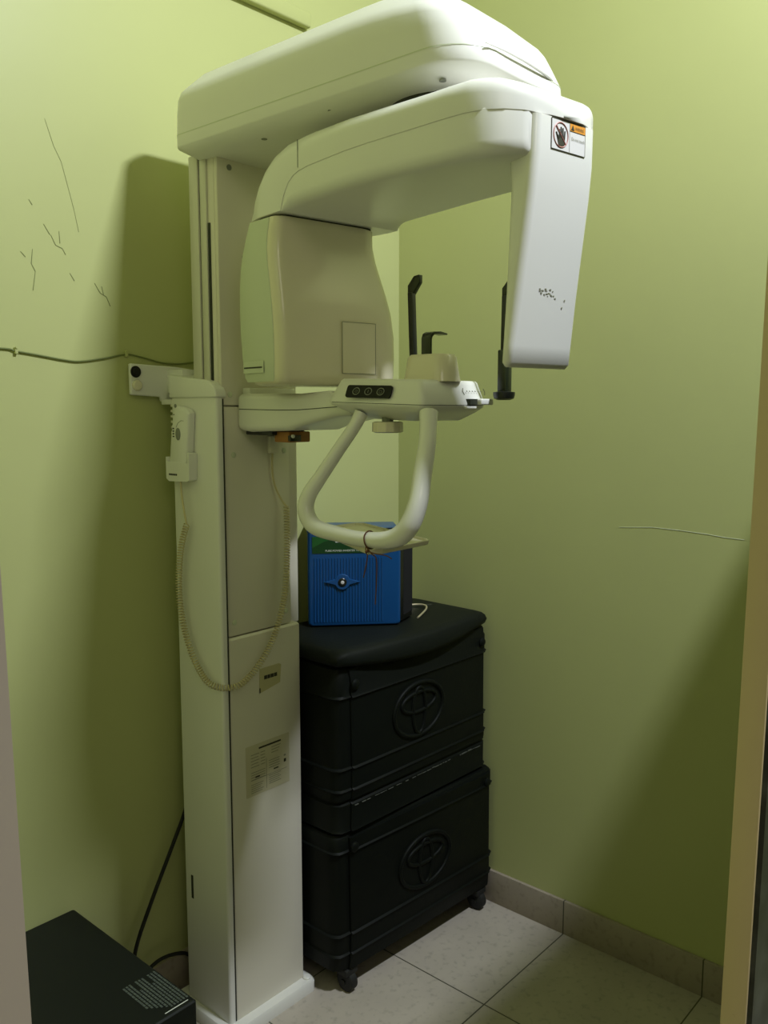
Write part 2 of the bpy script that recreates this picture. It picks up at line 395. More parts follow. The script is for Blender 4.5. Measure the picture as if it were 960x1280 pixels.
# rotating arm (local frame)
def interp(tab, t):
    if t >= tab[0][0]: return tab[0][1]
    for (a, va), (b, vb) in zip(tab, tab[1:]):
        if t >= b: return vb+(va-vb)*(t-b)/(a-b)
    return tab[-1][1]
XMIN = [(.38, -.185), (.355, -.194), (.30, -.196), (.06, -.195), (-.0, -.190), (-.08, -.178), (-.16, -.166), (-.20, -.158), (-.228, -.145), (-.250, -.122), (-.266, -.095), (-.276, -.06), (-.281, -.02)]
XMAX = [(.38, .09), (.30, .105), (.0, .085), (-.20, .079), (-.25, .079), (-.266, .074), (-.276, .05), (-.281, .03)]
ZTOP = [(.385, 1.884), (.375, 1.905), (.362, 1.932), (.345, 1.957), (.32, 1.980), (.29, 1.996), (.25, 2.006), (.19, 2.009), (0, 2.003), (-.12, 2.003), (-.20, 2.005), (-.235, 2.002), (-.258, 1.994), (-.270, 1.985), (-.278, 1.970), (-.281, 1.960)]
YS = [.385, .375, .362, .345, .32, .29, .262, .25, .235, .218, .20, .17, .12, .06, 0, -.06, -.12, -.16, -.20, -.22, -.235, -.25, -.258, -.266, -.272, -.278, -.281]
ZBU = [(.40, 1.8775), (.262, 1.8775), (.250, 1.905), (.235, 1.924), (.218, 1.934), (.20, 1.939), (.17, 1.942), (0, 1.945), (-.25, 1.951), (-.281, 1.951)]
rings = []
for y in YS:
    zt = interp(ZTOP, y); zb = interp(ZBU, y); x0 = interp(XMIN, y); x1 = interp(XMAX, y)
    r = min(.034, (zt-zb)*.9, (x1-x0)*.45)
    rings.append([(x, y, z) for x, z in rrect(x0, x1, zb, zt, (.001, min(.054, (zt-zb)*.95, (x1-x0)*.5), r, .001), 7)])
g = G(LW).loft(rings)
arm = build('rotating_arm', g, M_white, U, smooth=60)
rings = []
for y in [.262, .255, .24, .22, .20, .17, .12, .06, 0, -.06, -.12, -.16, -.20, -.215, -.228, -.240, -.250, -.258, -.264, -.268]:
    x0 = interp(XMIN, y)+.0015; x1 = interp(XMAX, y)-.0015; zt = interp(ZBU, y)+.003; zb = 1.884+.0*y
    if y < -.2: zb += (-.2-y)**2*1.2
    if y > .2: zb -= .0075*((y-.2)/.062)**2
    d = .0; rings.append([(x, y, z) for x, z in rrect(x0, x1, min(zb, zt-.004), zt, (.026, .001, .001, .022), 7)])
g = G(LW).loft(rings)
armlow = build('arm_lower_shell', g, M_white, arm, smooth=60)
build('shell_seam', G(LW).tube([(interp(XMIN, .20)-.0002, .20, z) for z in (1.945, 1.96, 1.98, 1.995)], .0007, 5), M_seam, arm)

# tube head
rings = []
for z, x0, x1, yf, yb, ins in ((1.5455, -.185, .10, .275, .39, .02), (1.5475, -.193, .106, .268, .398, .010), (1.553, -.197, .110, .262, .404, .004), (1.565, -.199, .112, .259, .408, 0), (1.60, -.200, .113, .258, .413, 0), (1.65, -.201, .112, .258, .418, 0), (1.70, -.202, .107, .262, .418, 0),
    (1.74, -.202, .098, .268, .417, 0), (1.78, -.202, .087, .275, .412, 0), (1.81, -.201, .078, .279, .405, 0), (1.84, -.199, .070, .279, .394, 0), (1.86, -.197, .067, .276, .386, 0), (1.872, -.196, .066, .2745, .382, 0), (1.874, -.193, .063, .277, .379, 0)):
    rings.append([(x, y, z) for x, y in rrect(x0, x1, yf, yb, (.045, .03, .05, .022), 8)])
g = G(LW).loft(rings)
head = build('tube_head', g, M_ivory, U, smooth=60)
# flank cover
rings = []
for z, x0, yf, yb in ((1.553, -.198, .292, .392), (1.562, -.2003, .286, .398), (1.60, -.2015, .283, .405), (1.65, -.2026, .283, .409), (1.70, -.2036, .286, .409), (1.74, -.2036, .292, .408), (1.78, -.2036, .299, .403), (1.81, -.2026, .303, .396), (1.84, -.2006, .303, .386), (1.872, -.1976, .299, .374)):
    rings.append([(x, y, z) for x, y in rrect(x0, x0+.01, yf, yb, .002, 3)])
flank = build('flank_cover', G(LW).loft(rings), M_ivory2, head)
g = G(LW); plate(g, (-.2026, .398, 1.571), (0, -1, 0), (0, 0, 1), .078, .024, .0008); plate(g, (-.2034, .395, 1.5805), (0, -1, 0), (0, 0, 1), .070, .003, .0006, 1)
build('name_label', g, [M_ivory2, M_text_k], flank)['label'] = 'small grey-green name label low on the tube head'
g = G(LW); plate(g, (-.052, .2575, 1.571), (1, 0, 0), (0, 0, 1), .088, .106, .0012)
g.m = 1
for a in ((-.052, .0363, 1.571, 1.572), (-.052, .0363, 1.676, 1.677)): g.box(a[0], a[1], .2558, .2566, a[2], a[3], 0)
for x in (-.0525, .0355): g.box(x, x+.001, .2558, .2566, 1.571, 1.677, 0)
build('access_panel', g, [M_ivory, M_text_g], head)['label'] = 'square grey inspection panel on the tube head'
build('neck_gap', G(LW).loft([[(x, y, z) for x, y in rrect(-.188, .06, .282, .372, .03, 6)] for z in (1.873, 1.8785)]), M_seam, head)
build('rear_slot', G(LW).box(-.189, -.15, .405, .4205, 1.642, 1.815, .001), M_black, head)['label'] = 'black slit along the rear of the tube head'

# sensor head
rings = []
for z, t in ((1.5655, 0), (1.567, .3), (1.573, 1), (1.60, 1), (1.68, 1), (1.76, 1), (1.84, 1), (1.89, 1), (1.92, 1), (1.9495, 1)):
    k = (z-1.565)/.385; yf = -.240-.037*min(1, k*1.25); yb = -.205-.020*k if k < .0 else -.222-.004*k; ins = (1-t)*.006
    rings.append([(x, y, z) for x, y in rrect(-.093+.013*k+ins, .064+.006*k-ins, yf+ins, yb-ins+.006*(z > 1.87), (.014, .012, .014, .014), 6)])
sensor = build('sensor_head', G(LW).loft(rings), M_white2, U, smooth=60)
# warning label
g = G(LW); yS = -.2774; x0, zb = -.044, 1.9025
plate(g, (x0, yS, zb), (1, 0, 0), (0, 0, 1), .083, .046, .0006)
def lb(a, b, c, d, m, t=.0010): g.m = m; g.box(x0+a, x0+b, yS-t, yS-.0002, zb+c*.88, zb+d*.88, 0); g.m = 0
lb(0, .083, .0515, .0525, 1); lb(0, .083, -.0005, .0004, 1); lb(-.0004, .0004, 0, .052, 1); lb(.0826, .0834, 0, .052, 3); lb(.0435, .0440, 0, .052, 3)
lb(.0445, .0825, .0385, .0512, 2); lb(.0445, .0825, .0378, .0384, 1, .0012)
g.m = 4; g.tube([(x0+.022+.0175*math.cos(a*PI/16), yS-.0008, zb+.023+.0185*math.sin(a*PI/16)) for a in range(32)], .0011, 5, closed=True)
g.m = 1; hx, hz = x0+.023, zb+.015
g.prism([(hx-.006, yS-.0007, hz-.008), (hx+.007, yS-.0007, hz-.008), (hx+.009, yS-.0007, hz+.004), (hx-.003, yS-.0007, hz+.006), (hx-.012, yS-.0007, hz+.008)], (0, -.0006, 0))
for (a, b, c, d) in ((-.004, .004, -.005, .016), (0, .005, -.001, .020), (.004, .005, .0035, .019), (.0075, .004, .0085, .015), (-.007, .001, -.0125, .011)):
    g.tube([(hx+a, yS-.001, hz+b), (hx+c, yS-.001, hz+d)], .0013, 5)
g.m = 4; g.tube([(x0+.010, yS-.0014, zb+.036), (x0+.034, yS-.0014, zb+.010)], .0009, 5)
g.m = 1; g.prism([(x0+.0465, yS-.0012, zb+.0355), (x0+.0545, yS-.0012, zb+.0355), (x0+.0505, yS-.0012, zb+.0430)], (0, -.0004, 0)); g.m = 0
text_geo(g, 'WARNING', (x0+.0565, yS-.0010, zb+.0367), (1, 0, 0), (0, 0, 1), .0068, 1, .0006, sx=.66)
text_geo(g, 'Do not touch', (x0+.0480, yS-.0006, zb+.0200), (1, 0, 0), (0, 0, 1), .0075, 3, .0006, sx=.80)
build('warning_label', g, [M_label_w, M_text_k, M_orange, M_text_g, M_red], sensor)['label'] = 'white and orange WARNING label with a no-touching hand sign'
g = G(LW); random.seed(7)
def yface(z): k = (z-1.565)/.385; return -.240-.037*min(1, k*1.25)-.0003
for i in range(26):
    x = -.040+random.random()*.042; z = 1.688-(x+.04)*.12+random.uniform(-.006, .006); w = random.uniform(.001, .004)
    g.prism([(x, yface(z), z), (x+w, yface(z), z+random.uniform(-.001, .001)), (x+w*.7, yface(z+.0018), z+.0018), (x-.0008, yface(z+.0014), z+.0014)], (0, -.0004, 0))
for (x, z) in ((.027, 1.677), (.022, 1.665)): g.cyl((x, yface(z), z), (x, yface(z)-.0005, z), .0016, n=7)
build('scuff_mark', g, M_text_g, sensor)

# chin-rest support arm (carriage)
yz = [(1.541, 1.450), (1.50, 1.447), (1.37, 1.452), (1.335, 1.462), (1.23, 1.482), (1.19, 1.484), (1.19, 1.518), (1.26, 1.535), (1.34, 1.530), (1.50, 1.532), (1.541, 1.532)]
g = G().prism([(1.243, y, z) for y, z in yz], (.165, 0, 0), .014, 4, 20)
sup = build('support_arm', g, M_white, U, smooth=50)
build('support_seam', G().tube([(1.2427, 1.53, 1.4975), (1.2427, 1.40, 1.4955), (1.2427, 1.34, 1.496), (1.2427, 1.21, 1.503)], .0008, 5), M_seam, sup)
build('slide_plate', G().box(1.262, 1.40, 1.515, 1.541, 1.520, 1.545, .002), M_white2, sup)
g = G().box(1.26, 1.36, 1.44, 1.53, 1.440, 1.4495, .003, 2)
build('underside_latch', g, M_black, sup)
g = G().box(1.275, 1.338, 1.40, 1.45, 1.425, 1.4485, .003); clip = build('cable_clip_block', g, M_amber, sup)
g = G().box(1.272, 1.303, 1.393, 1.402, 1.428, 1.441, .001); build('connector_socket', g, M_black, clip)
g = G().lathe((1.277, 1.393, 1.439), [(.004, 0), (.004, .004), (.001, .005)], (0, -1, 0), 12); build('connector_pin', g, M_white2, clip)

# chin table
def hexr(z, i, j=0):
    P = [(1.200+i, .968+i*1.1), (1.385-i*.5, .968+i*1.1), (1.452-i*1.2, 1.01+i*.2), (1.452-i*1.2, 1.17), (1.40, 1.222-i), (1.215+i, 1.222-i)]
    out = []; n = len(P)
    for k in range(n):       # rounded corners
        a = Vector(P[k-1]); b = Vector(P[k]); c = Vector(P[(k+1) % n]); r = .012
        p = b+(a-b).normalized()*r; q = b+(c-b).normalized()*r
        for t in (0, .25, .5, .75, 1): w = p*(1-t)**2+b*2*t*(1-t)+q*t*t; out.append((w.x, w.y, z))
    return out
def tilt(r): return [(x, y, z+(y-.968)*.028) for x, y, z in r]
g = G().loft([tilt(hexr(z, i)) for z, i in ((1.5055, .0008), (1.508, .0005), (1.542, .0145), (1.5475, .0165), (1.551, .0205))])
table = build('chin_table', g, M_white, U, smooth=45)
g = G().loft([tilt(hexr(z, i)) for z, i in ((1.474, .055), (1.478, .045), (1.490, .020), (1.500, .003), (1.5045, .0015))])
tlow = build('table_underside', g, M_white, table, smooth=45)
g = G().loft([tilt(hexr(z, i)) for z, i in ((1.5035, .0035), (1.5065, .0035))]); build('table_seam', g, M_seam, table)
# control panel on the slanted left face
def TF(a, b, d=0):         # a along the face (towards the camera), b up the slope, d off the face
    sl = Vector((.014, 0, .034)).normalized(); nn = Vector((-.034, 0, .014)).normalized()
    y = 1.222-a; p = Vector((1.2005, y, 1.508+(y-.968)*.028)); return p+sl*b+nn*d
g = G(); pr_ = rrect(.060, .174, .0075, .0325, .005, 5)
g.loft([[TF(a, b, d) for a, b in pr_] for d in (-.001, .0010, .0016)])
cp = build('control_panel', g, M_panel, table)
for k in range(3):
    a0 = .086+k*.031; b0 = .0200
    g = G(); g.tube([TF(a0+.0085*math.cos(t*PI/12), b0+.0068*math.sin(t*PI/12), .0016) for t in range(24)], .0009, 5, closed=True)
    if k == 0: g.tube([TF(a0-.003, b0-.002, .0018), TF(a0+.003, b0-.002, .0018), TF(a0+.003, b0+.002, .0018), TF(a0-.003, b0+.002, .0018)], .0005, 4, closed=True)
    if k == 1: g.tube([TF(a0, b0-.003, .0018), TF(a0, b0+.003, .0018)], .0005, 4)
    if k == 2: g.tube([TF(a0-.003, b0+.002, .0018), TF(a0-.003, b0-.003, .0018), TF(a0+.003, b0-.003, .0018), TF(a0+.003, b0+.002, .0018)], .0005, 4, closed=True)
    build('push_button', g, M_grey, cp)
# slider lever at the front
g = G().box(1.335, 1.372, .962, .974, 1.506, 1.517, 0); build('slider_slot', g, M_seam, table)
g = G().box(1.358, 1.398, .952, .985, 1.5055, 1.5175, .003, 3); build('slider_lever', g, M_white2, table)
g = G().box(1.327, 1.358, .9635, .972, 1.499, 1.5035, .0008); build('slider_ledge', g, M_white2, table)
g = G()
for i in range(6): g.cyl((1.342+.009*i, .9765, 1.532), (1.342+.009*i, .9745, 1.5312), .0011, n=6)
for x, a in ((1.332, 1), (1.402, -1)): g.tube([(x+a*.002, .979, 1.537), (x-a*.001, .977, 1.531), (x+a*.002, .975, 1.525)], .0008, 5)
build('scale_marks', g, M_text_g, table)
# chin block and bite hook
g = G().loft([[(x, y, z) for x, y in rrect(1.266+i, 1.340-i, .974+i, 1.084-i, .028, 6)] for z, i in ((1.549, 0), (1.56, .002), (1.595, .006), (1.600, .010))])
build('chin_rest', g, M_ivory, U)
def blade(path, wd, th, T=None):      # path of (x,z) at given y centre
    pass
g = G()
prof = [(1.296, 1.595), (1.296, 1.632), (1.300, 1.640), (1.308, 1.644), (1.330, 1.6455), (1.350, 1.643), (1.350, 1.6395), (1.330, 1.641), (1.311, 1.639), (1.304, 1.634), (1.302, 1.628), (1.302, 1.595)]
g.prism([(x, 1.028, z) for x, z in prof], (0, .022, 0), .0012, 2, 25)
build('bite_hook', g, M_darkgrn, U)
# temple supports
def temple(y, lean, zb, ztop, foot):
    g = G(); x = 1.40
    g.prism([(x-.006, y-.004, zb), (x+.006, y-.004, zb), (x+.006, y+.009, zb), (x-.006, y+.009, zb)], (0, lean, ztop-zb-.032), .0015)
    o = build('temple_support', g, M_black, U)
    g = G(); s_ = 1 if lean > 0 else -1
    yt = y+lean
    # paddle: a thin blade bending inwards
    g.prism([(x-.004, yt-.003, ztop-.036), (x-.004, yt+.010, ztop-.040), (x-.004, yt+.010, ztop-.020), (x-.004, yt+.010+.006*0, ztop-.018), (x-.004, yt-.006, ztop), (x-.004, yt-.020, ztop+.002), (x-.004, yt-.020, ztop-.014)], (.012, 0, 0), .0012)
    build('temple_paddle', g, M_darkgrn, o)
    if foot:
        g = G().box(x-.010, x+.012, y-.008, y+.012, zb+.005, zb+.085, .003); build('temple_sleeve', g, M_darkgrn, o)
        g = G().lathe((x, y+.002, zb-.010), [(.012, 0), (.019, .003), (.021, .010), (.021, .015), (.010, .017)]); build('temple_foot', g, M_black, o)
temple(1.150, .008, 1.553, 1.768, False)
temple(.928, -.002, 1.525, 1.742, True)
# height knob under the table
g = G().cyl((1.262, 1.105, 1.470), (1.262, 1.105, 1.482), .011); kn = build('knob_stem', g, M_grey, U)
g = G(); n = 48
rg = [[(1.262+(r+(.0012 if k % 4 < 2 else 0)*(0 < i < 3))*math.cos(2*PI*k/n), 1.105+(r+(.0012 if k % 4 < 2 else 0)*(0 < i < 3))*math.sin(2*PI*k/n), z) for k in range(n)] for i, (r, z) in enumerate(((.025, 1.4525), (.029, 1.4545), (.0285, 1.4725), (.025, 1.474)))]
g.loft(rg); build('height_knob', g, M_ivory, kn)
# handle
P = [(1.235, 1.150, 1.490, .0135), (1.222, 1.155, 1.465, .0125), (1.195, 1.172, 1.42, .0128), (1.165, 1.190, 1.37, .0135), (1.145, 1.203, 1.335, .0150), (1.137, 1.205, 1.306, .0163), (1.137, 1.190, 1.281, .0163), (1.139, 1.165, 1.2705, .0155), (1.140, 1.120, 1.2655, .0145),
     (1.140, 1.075, 1.2625, .0143), (1.140, 1.030, 1.2635, .0150), (1.140, .995, 1.2680, .0165), (1.141, .968, 1.279, .0182), (1.145, .949, 1.302, .0185), (1.155, .940, 1.340, .0175), (1.172, .945, 1.385, .0168), (1.192, .952, 1.43, .0158), (1.208, .962, 1.462, .0155), (1.222, .972, 1.492, .017)]
ghd = G().tube([p[:3] for p in P], [p[3] for p in P], 20, smooth=6)
build('grab_handle', ghd, M_white2, U, smooth=80)

# ------------------------------------------------------------------ exposure hand switch with coiled cord
S = thing('exposure_hand_switch', 'cream handheld exposure switch with coiled cord hung on the column side', 'hand switch', (1.17, 1.65, 1.34))
def HS(a, b, d):     # a: along the flank from rear to front, b: height, d: off the flank
    return Vector((1.1855-d, 1.706-a, 1.338+b))
g = G(); 
def ringhs(pts, d): return [HS(a, b, d) for a, b in pts]
body = [(.012, .03), (.080, .03), (.085, .09), (.092, .150), (.080, .160), (.045, .167), (.034, .160), (.020, .09)]
g.loft([ringhs([(a+(.055-a)*i, b+(.09-b)*i) for a, b in body], d) for d, i in ((.001, 0), (.014, 0), (.018, .05), (.0195, .12))])
hb = build('switch_body', g, M_white, S)
g = G(); g.loft([[HS(.052+.0085*math.cos(t*PI/12)*s_, .103+.014*math.sin(t*PI/12)*s_, d) for t in range(24)] for d, s_ in ((.0185, 1), (.021, 1), (.022, .8))]); build('exposure_button', g, M_grey, hb)
build('grip_line', G().tube([HS(.045, .118, .0197), HS(.052, .128, .0197), HS(.064, .1335, .0196), HS(.075, .133, .019)], .0006, 5), M_text_g, hb)
g = G(); g.cyl(HS(.038, .147, .017), HS(.038, .147, .0205), .0014, n=8)
for k in range(4): plate(g, HS(.031, .096+.006*k, .0194), (0, -1, 0), (0, 0, 1), .006, .003, .0006)
build('printed_marks', g, M_text_k, hb)
hol = [(.004, 0), (.015, -.006), (.082, -.004), (.092, 0), (.094, .06), (.087, .062), (.087, .038), (.011, .040), (.004, .05)]
g = G(); g.loft([ringhs([(a, b) for a, b in hol], d) for d in (.0, .020, .022)])
hd = build('switch_holder', g, M_white, S, smooth=30)
g = G(); 
for k in range(5): plate(g, HS(.016+.0065*k, .008, .0222), (0, -1, 0), (0, 0, 1), .0048, .0042, .0005)
build('maker_print', g, M_text_k, hd)
# cord: straight lead, coil, straight lead
xo = 1.170
path = [(xo, 1.655, 1.335), (xo, 1.652, 1.30), (xo, 1.645, 1.265), (xo, 1.637, 1.235)]
coil = [(xo, 1.637, 1.235), (xo-.002, 1.655, 1.19), (xo-.002, 1.668, 1.13), (xo-.002, 1.670, 1.06), (xo-.001, 1.655, .985), (xo, 1.618, .915), (1.172, 1.565, .872), (1.205, 1.522, .866), (1.250, 1.519, .882), (1.300, 1.519, .925), (1.338, 1.519, .985), (1.362, 1.519, 1.06), (1.370, 1.519, 1.14), (1.373, 1.520, 1.21), (1.375, 1.524, 1.268)]
lead2 = [(1.375, 1.524, 1.268), (1.366, 1.532, 1.285), (1.350, 1.536, 1.32), (1.343, 1.536, 1.36), (1.345, 1.536, 1.40)]
def cat_rom(P, k):
    P = [Vector(p) for p in P]; out = []
    for i in range(len(P)-1):
        p0, p1, p2, p3 = P[max(0, i-1)], P[i], P[i+1], P[min(len(P)-1, i+2)]
        for j in range(k):
            t = j/k; out.append(.5*((2*p1)+(-p0+p2)*t+(2*p0-5*p1+4*p2-p3)*t*t+(-p0+3*p1-3*p2+p3)*t**3))
    out.append(P[-1]); return out
cp_ = cat_rom(coil, 60); cum = [0]
for a, b in zip(cp_, cp_[1:]): cum.append(cum[-1]+(b-a).length)
Lc = cum[-1]; pitch = .0066; turns = int(Lc/pitch); npt = turns*9; hel = []; j = 0; nrm = Vector((-1, 0, 0))
for i in range(npt+1):
    s_ = Lc*i/npt
    while j < len(cum)-2 and cum[j+1] < s_: j += 1
    t = (s_-cum[j])/max(1e-9, cum[j+1]-cum[j]); p = cp_[j].lerp(cp_[j+1], t); tg = (cp_[min(j+1, len(cp_)-1)]-cp_[j]).normalized()
    nrm = (nrm-tg*nrm.dot(tg)).normalized(); b = tg.cross(nrm); ph = 2*PI*turns*i/npt
    hel.append(p+.0066*(nrm*math.cos(ph)+b*math.sin(ph)))
g = G().tube(hel, .0014, 5); g.tube(path, .0023, 8, smooth=5); g.tube(lead2, .0023, 8, smooth=5)
cord = build('coiled_cord', g, M_cord, S, smooth=80)
build('cord_plug', G().box(1.332, 1.358, 1.5275, 1.541, 1.395, 1.436, .003), M_cream, cord)

# ------------------------------------------------------------------ stacked black trolley boxes
def casebox(name, label, z0, z1, prof, panel, zs_emb, knob_z, xl, xr, yl_, yr_, wheels=False, lidded=False):
    o = thing(name, label, 'storage box', ((xl+xr)/2, 1.56, z0), 'stacked black trolley boxes')
    yb = 1.735
    def fr(x): return yl_+(yr_-yl_)*(x-xl)/(xr-xl)
    def ring(z, i):
        pts = [(xl+i+.03, yl_+i), (xr-i-.02, yr_+i), (xr-i-.006, yr_+i+.006), (xr-i, yr_+i+.02), (xr-i, yb-.02), (xr-i-.02, yb-i), (xl+i+.03, yb-i), (xl+i+.006, yb-i-.01), (xl+i, yb-i-.03), (xl+i, yl_+i+.034), (xl+i+.0035, yl_+i+.016), (xl+i+.014, yl_+i+.0035)]
        return [(x, y, z) for x, y in pts]
    g = G().loft([ring(z, i) for z, i in prof])
    b = build('box_body', g, M_case, o, smooth=40)
    # front panel, slightly proud, with ribs
    x0, x1 = xl+.042, xr-.022; (pz0, pz1) = panel; rows = []
    zz = sorted([z for z, _ in prof if pz0 <= z <= pz1]+[pz0, pz1]); 
    pv = dict(prof)
    def ins(z):
        for (a, va), (c, vc) in zip(prof, prof[1:]):
            if a <= z <= c: return va+(vc-va)*(z-a)/max(1e-6, c-a)
        return 0
    rings = []
    for z in zz:
        i = ins(z)-.007
        wob = .010*math.sin((z-pz0)/(pz1-pz0)*PI)
        rings.append([(x0+wob*.6, fr(x0)+i+.012, z), (x0+wob*.6, fr(x0)+i+.003, z), (x0+.006+wob*.6, fr(x0)+i, z), (x0+.25, fr(x0+.25)+i-.001, z), (x1-.006, fr(x1)+i, z), (x1, fr(x1)+i+.003, z), (x1, fr(x1)+i+.012, z)])
    p = build('front_panel', G().loft(rings), M_case, o, smooth=40)
    # emblem: three interlaced ellipses inside each other
    def ell(cx, cz, a, c, r, ph=0, n=48):
        return [(cx+a*math.cos(2*PI*k/n), fr(cx+a*math.cos(2*PI*k/n))-.0085+ins(cz), cz+c*math.sin(2*PI*k/n)) for k in range(n)]
    g = G(); cx, cz = zs_emb
    g.tube(ell(cx, cz, .101, .073, 0), .0065, 8, closed=True)
    g.tube(ell(cx, cz+.020, .070, .027, 0), .0055, 8, closed=True)
    g.tube(ell(cx, cz-.004, .026, .064, 0), .0055, 8, closed=True)
    build('raised_emblem', g, M_case, p, smooth=80)['label'] = 'raised emblem of three overlapping ovals'
    for x in (x0+.012, x1-.018):
        g = G().lathe((x, fr(x)-.006, knob_z), [(.0135, 0), (.0135, .004), (.009, .008), (.002, .009)], (0, -1, 0), 20); build('snap_knob', g, M_case, p)
    return o, fr, p
prof_low = [(.062, .012), (.070, .003), (.108, .001), (.112, -.0035), (.116, .001), (.162, .001), (.166, -.0035), (.170, .002), (.385, .003), (.389, -.003), (.393, .001), (.425, .001), (.430, .004), (.4335, .006)]
low, frL, pL = casebox('trolley_box', 'lower black plastic trolley box on wheels with raised oval emblem, beside the column', 0, .4335, prof_low, (.066, .425), (1.765, .262), .399, 1.443, 2.073, 1.432, 1.392)
for (x, y) in ((1.495, 1.447), (2.02, 1.410), (1.49, 1.70), (2.03, 1.70)):
    g = G(); g.lathe((x-.015, y, .0275), [(.020, 0), (.0275, .005), (.0275, .025), (.020, .030)], (1, 0, 0), 24)
    w = build('wheel', g, M_dark, low)
    g = G().box(x-.022, x+.022, y-.018, y+.018, .048, .066, .003); g.cyl((x-.019, y, .0275), (x+.019, y, .0275), .008); build('wheel_fork', g, M_dark, w)
g = G()
for k in range(5): g.ball((1.49+.008*k, 1.4275, .092-.002*k+.002*(k % 2)), .006, (1, .3, .8), 8)
prof_up = [(.4345, .007), (.438, .003), (.443, -.002), (.450, .001), (.512, .001), (.516, .006), (.522, .006), (.526, 0), (.546, 0), (.550, -.0035), (.554, .001), (.602, .001), (.606, -.0035), (.610, .002), (.785, .003), (.790, -.003), (.795, .001), (.838, .001), (.845, .004), (.862, .006), (.873, .018)]
up, frU, pU = casebox('trolley_box', 'upper black plastic trolley box stacked on the wheeled one, soft lid on top', .4335, .87, prof_up, (.442, .862), (1.748, .695), .822, 1.448, 2.068, 1.430, 1.416)
g = G(); random.seed(9)
x = 1.50
while x < 2.02:
    w = random.uniform(.004, .022); t = .35+.65*(x > 1.80)*(x < 1.98)
    if random.random() < .8: g.box(x, x+w, frU(x)-.0085, frU(x)-.0055, .5080+random.uniform(-.001, .001), .5080+random.uniform(.0012, .0036)*t, 0)
    x += w+random.uniform(.0, .006)
build('scuffed_edge', g, M_edge, pU)
# lid: a bowed slab
def lidring(z, i):
    pts = []
    for k in range(17):
        t = k/16; x = 1.446+i+(2.048-1.446-2*i)*t; bow = .030*math.sin(PI*t)**1.0
        pts.append((x, 1.428+i-bow-.014*t, z-.022*math.sin(PI*min(1, t*1.0))*(z < .89)))
    pts += [(2.053-i, 1.45, z), (2.060-i, 1.66, z), (2.055-i, 1.72-i, z), (1.75, 1.735-i, z), (1.47+i, 1.73-i, z), (1.446+i, 1.70, z), (1.444+i, 1.46, z)]
    return pts
g = G().loft([lidring(z, i) for z, i in ((.872, .010), (.876, .0), (.888, -.004), (.900, .0), (.908, .008), (.912, .022))])
lid = build('box_lid', g, M_lid, up, smooth=60)
g = G().prism([(1.90, 1.62, .9115), (2.00, 1.575, .9115), (2.012, 1.583, .9115), (1.93, 1.64, .9115)], (0, 0, .0012)); build('lid_slot', g, M_seam, lid)
g = G().tube([(1.84, 1.615, .917), (1.90, 1.622, .917), (1.95, 1.600, .9185), (1.962, 1.570, .9185), (1.93, 1.54, .918), (1.87, 1.510, .917), (1.84, 1.498, .9155)], .0028, 8, smooth=6)
build('wire_handle', g, M_steel, lid)['label'] = 'bright metal wire handle on the lid'

# ------------------------------------------------------------------ blue inverter
IP = Vector((1.752, 1.487, 0)); Iu = Vector((.74, -.672, 0)).normalized(); Iv = Vector((.672, .74, 0)).normalized()
IZ = .9145
def IT(p): return IP+Iu*p[0]+Iv*p[1]+Vector((0, 0, p[2]+IZ))
I = thing('power_inverter', 'blue and black power inverter with ribbed front standing on the upper black box', 'inverter', tuple(IT((-.12, .07, 0))))
pl = [(-.247, .012), (-.003, .012), (.012, .03), (.044, .085), (.044, .155), (-.247, .155)]
g = G(IT).prism([(x, y, .004) for x, y in pl], (0, 0, .248), .004, 2)
bd = build('inverter_body', g, M_black, I)
g = G(IT)
for k in range(26): g.box(.0135+.0012*k-.004, .0140+.0012*k, .030+.0021*k, .0315+.0021*k, .02, .225, 0)
build('side_vents', g, M_dark, bd)
# front casing, blue: frame with ribbed field
g = G(IT); g.loft([[(x, y, z) for x, z in rrect(-.250+i, .000-i, .0+i*.6, .262-i, .010, 5)] for y, i in ((.030, 0), (.006, 0), (.001, .004), (0, .007))])
fc = build('front_casing', g, M_blue, I)
g = G(IT); n = 24
for k in range(n):
    x = -.232+k*.0079; g.cyl((x, .0, .012), (x, .0, .186), .0022, n=8)
build('ribbed_field', g, M_blue, fc)
g = G(IT).box(-.252, .0, .0, .16, .255, .262, .004, 3); build('top_rim', g, M_blue, I)
# sloping label
g = G(IT); g.m = 0
lab = [(-.238, .2), (-.045, .2), (-.03, .21), (-.03, .245), (-.238, .245)]
g.prism([(x, -.0004, z) for x, z in lab], (0, -.0012, 0))
g.m = 1; g.prism([(-.238, -.0016, .215), (-.205, -.0016, .232), (-.16, -.0016, .243), (-.238, -.0016, .245)], (0, -.0005, 0)); g.m = 0
g.m = 2; g.prism([(-.176, -.0016, .229), (-.156, -.0016, .229), (-.176, -.0016, .234)], (0, -.0006, 0)); g.m = 0
text_geo(g, 'PURE POWER INVERTER TECHNOLOGY', (-.203, -.0016, .2045), (1, 0, 0), (0, 0, 1), .0072, 2, .0006, sx=1.02)
build('brand_label', g, [M_greenlab, M_greenlab2, M_text_w], fc)['label'] = 'dark green printed strip with a white line of text'
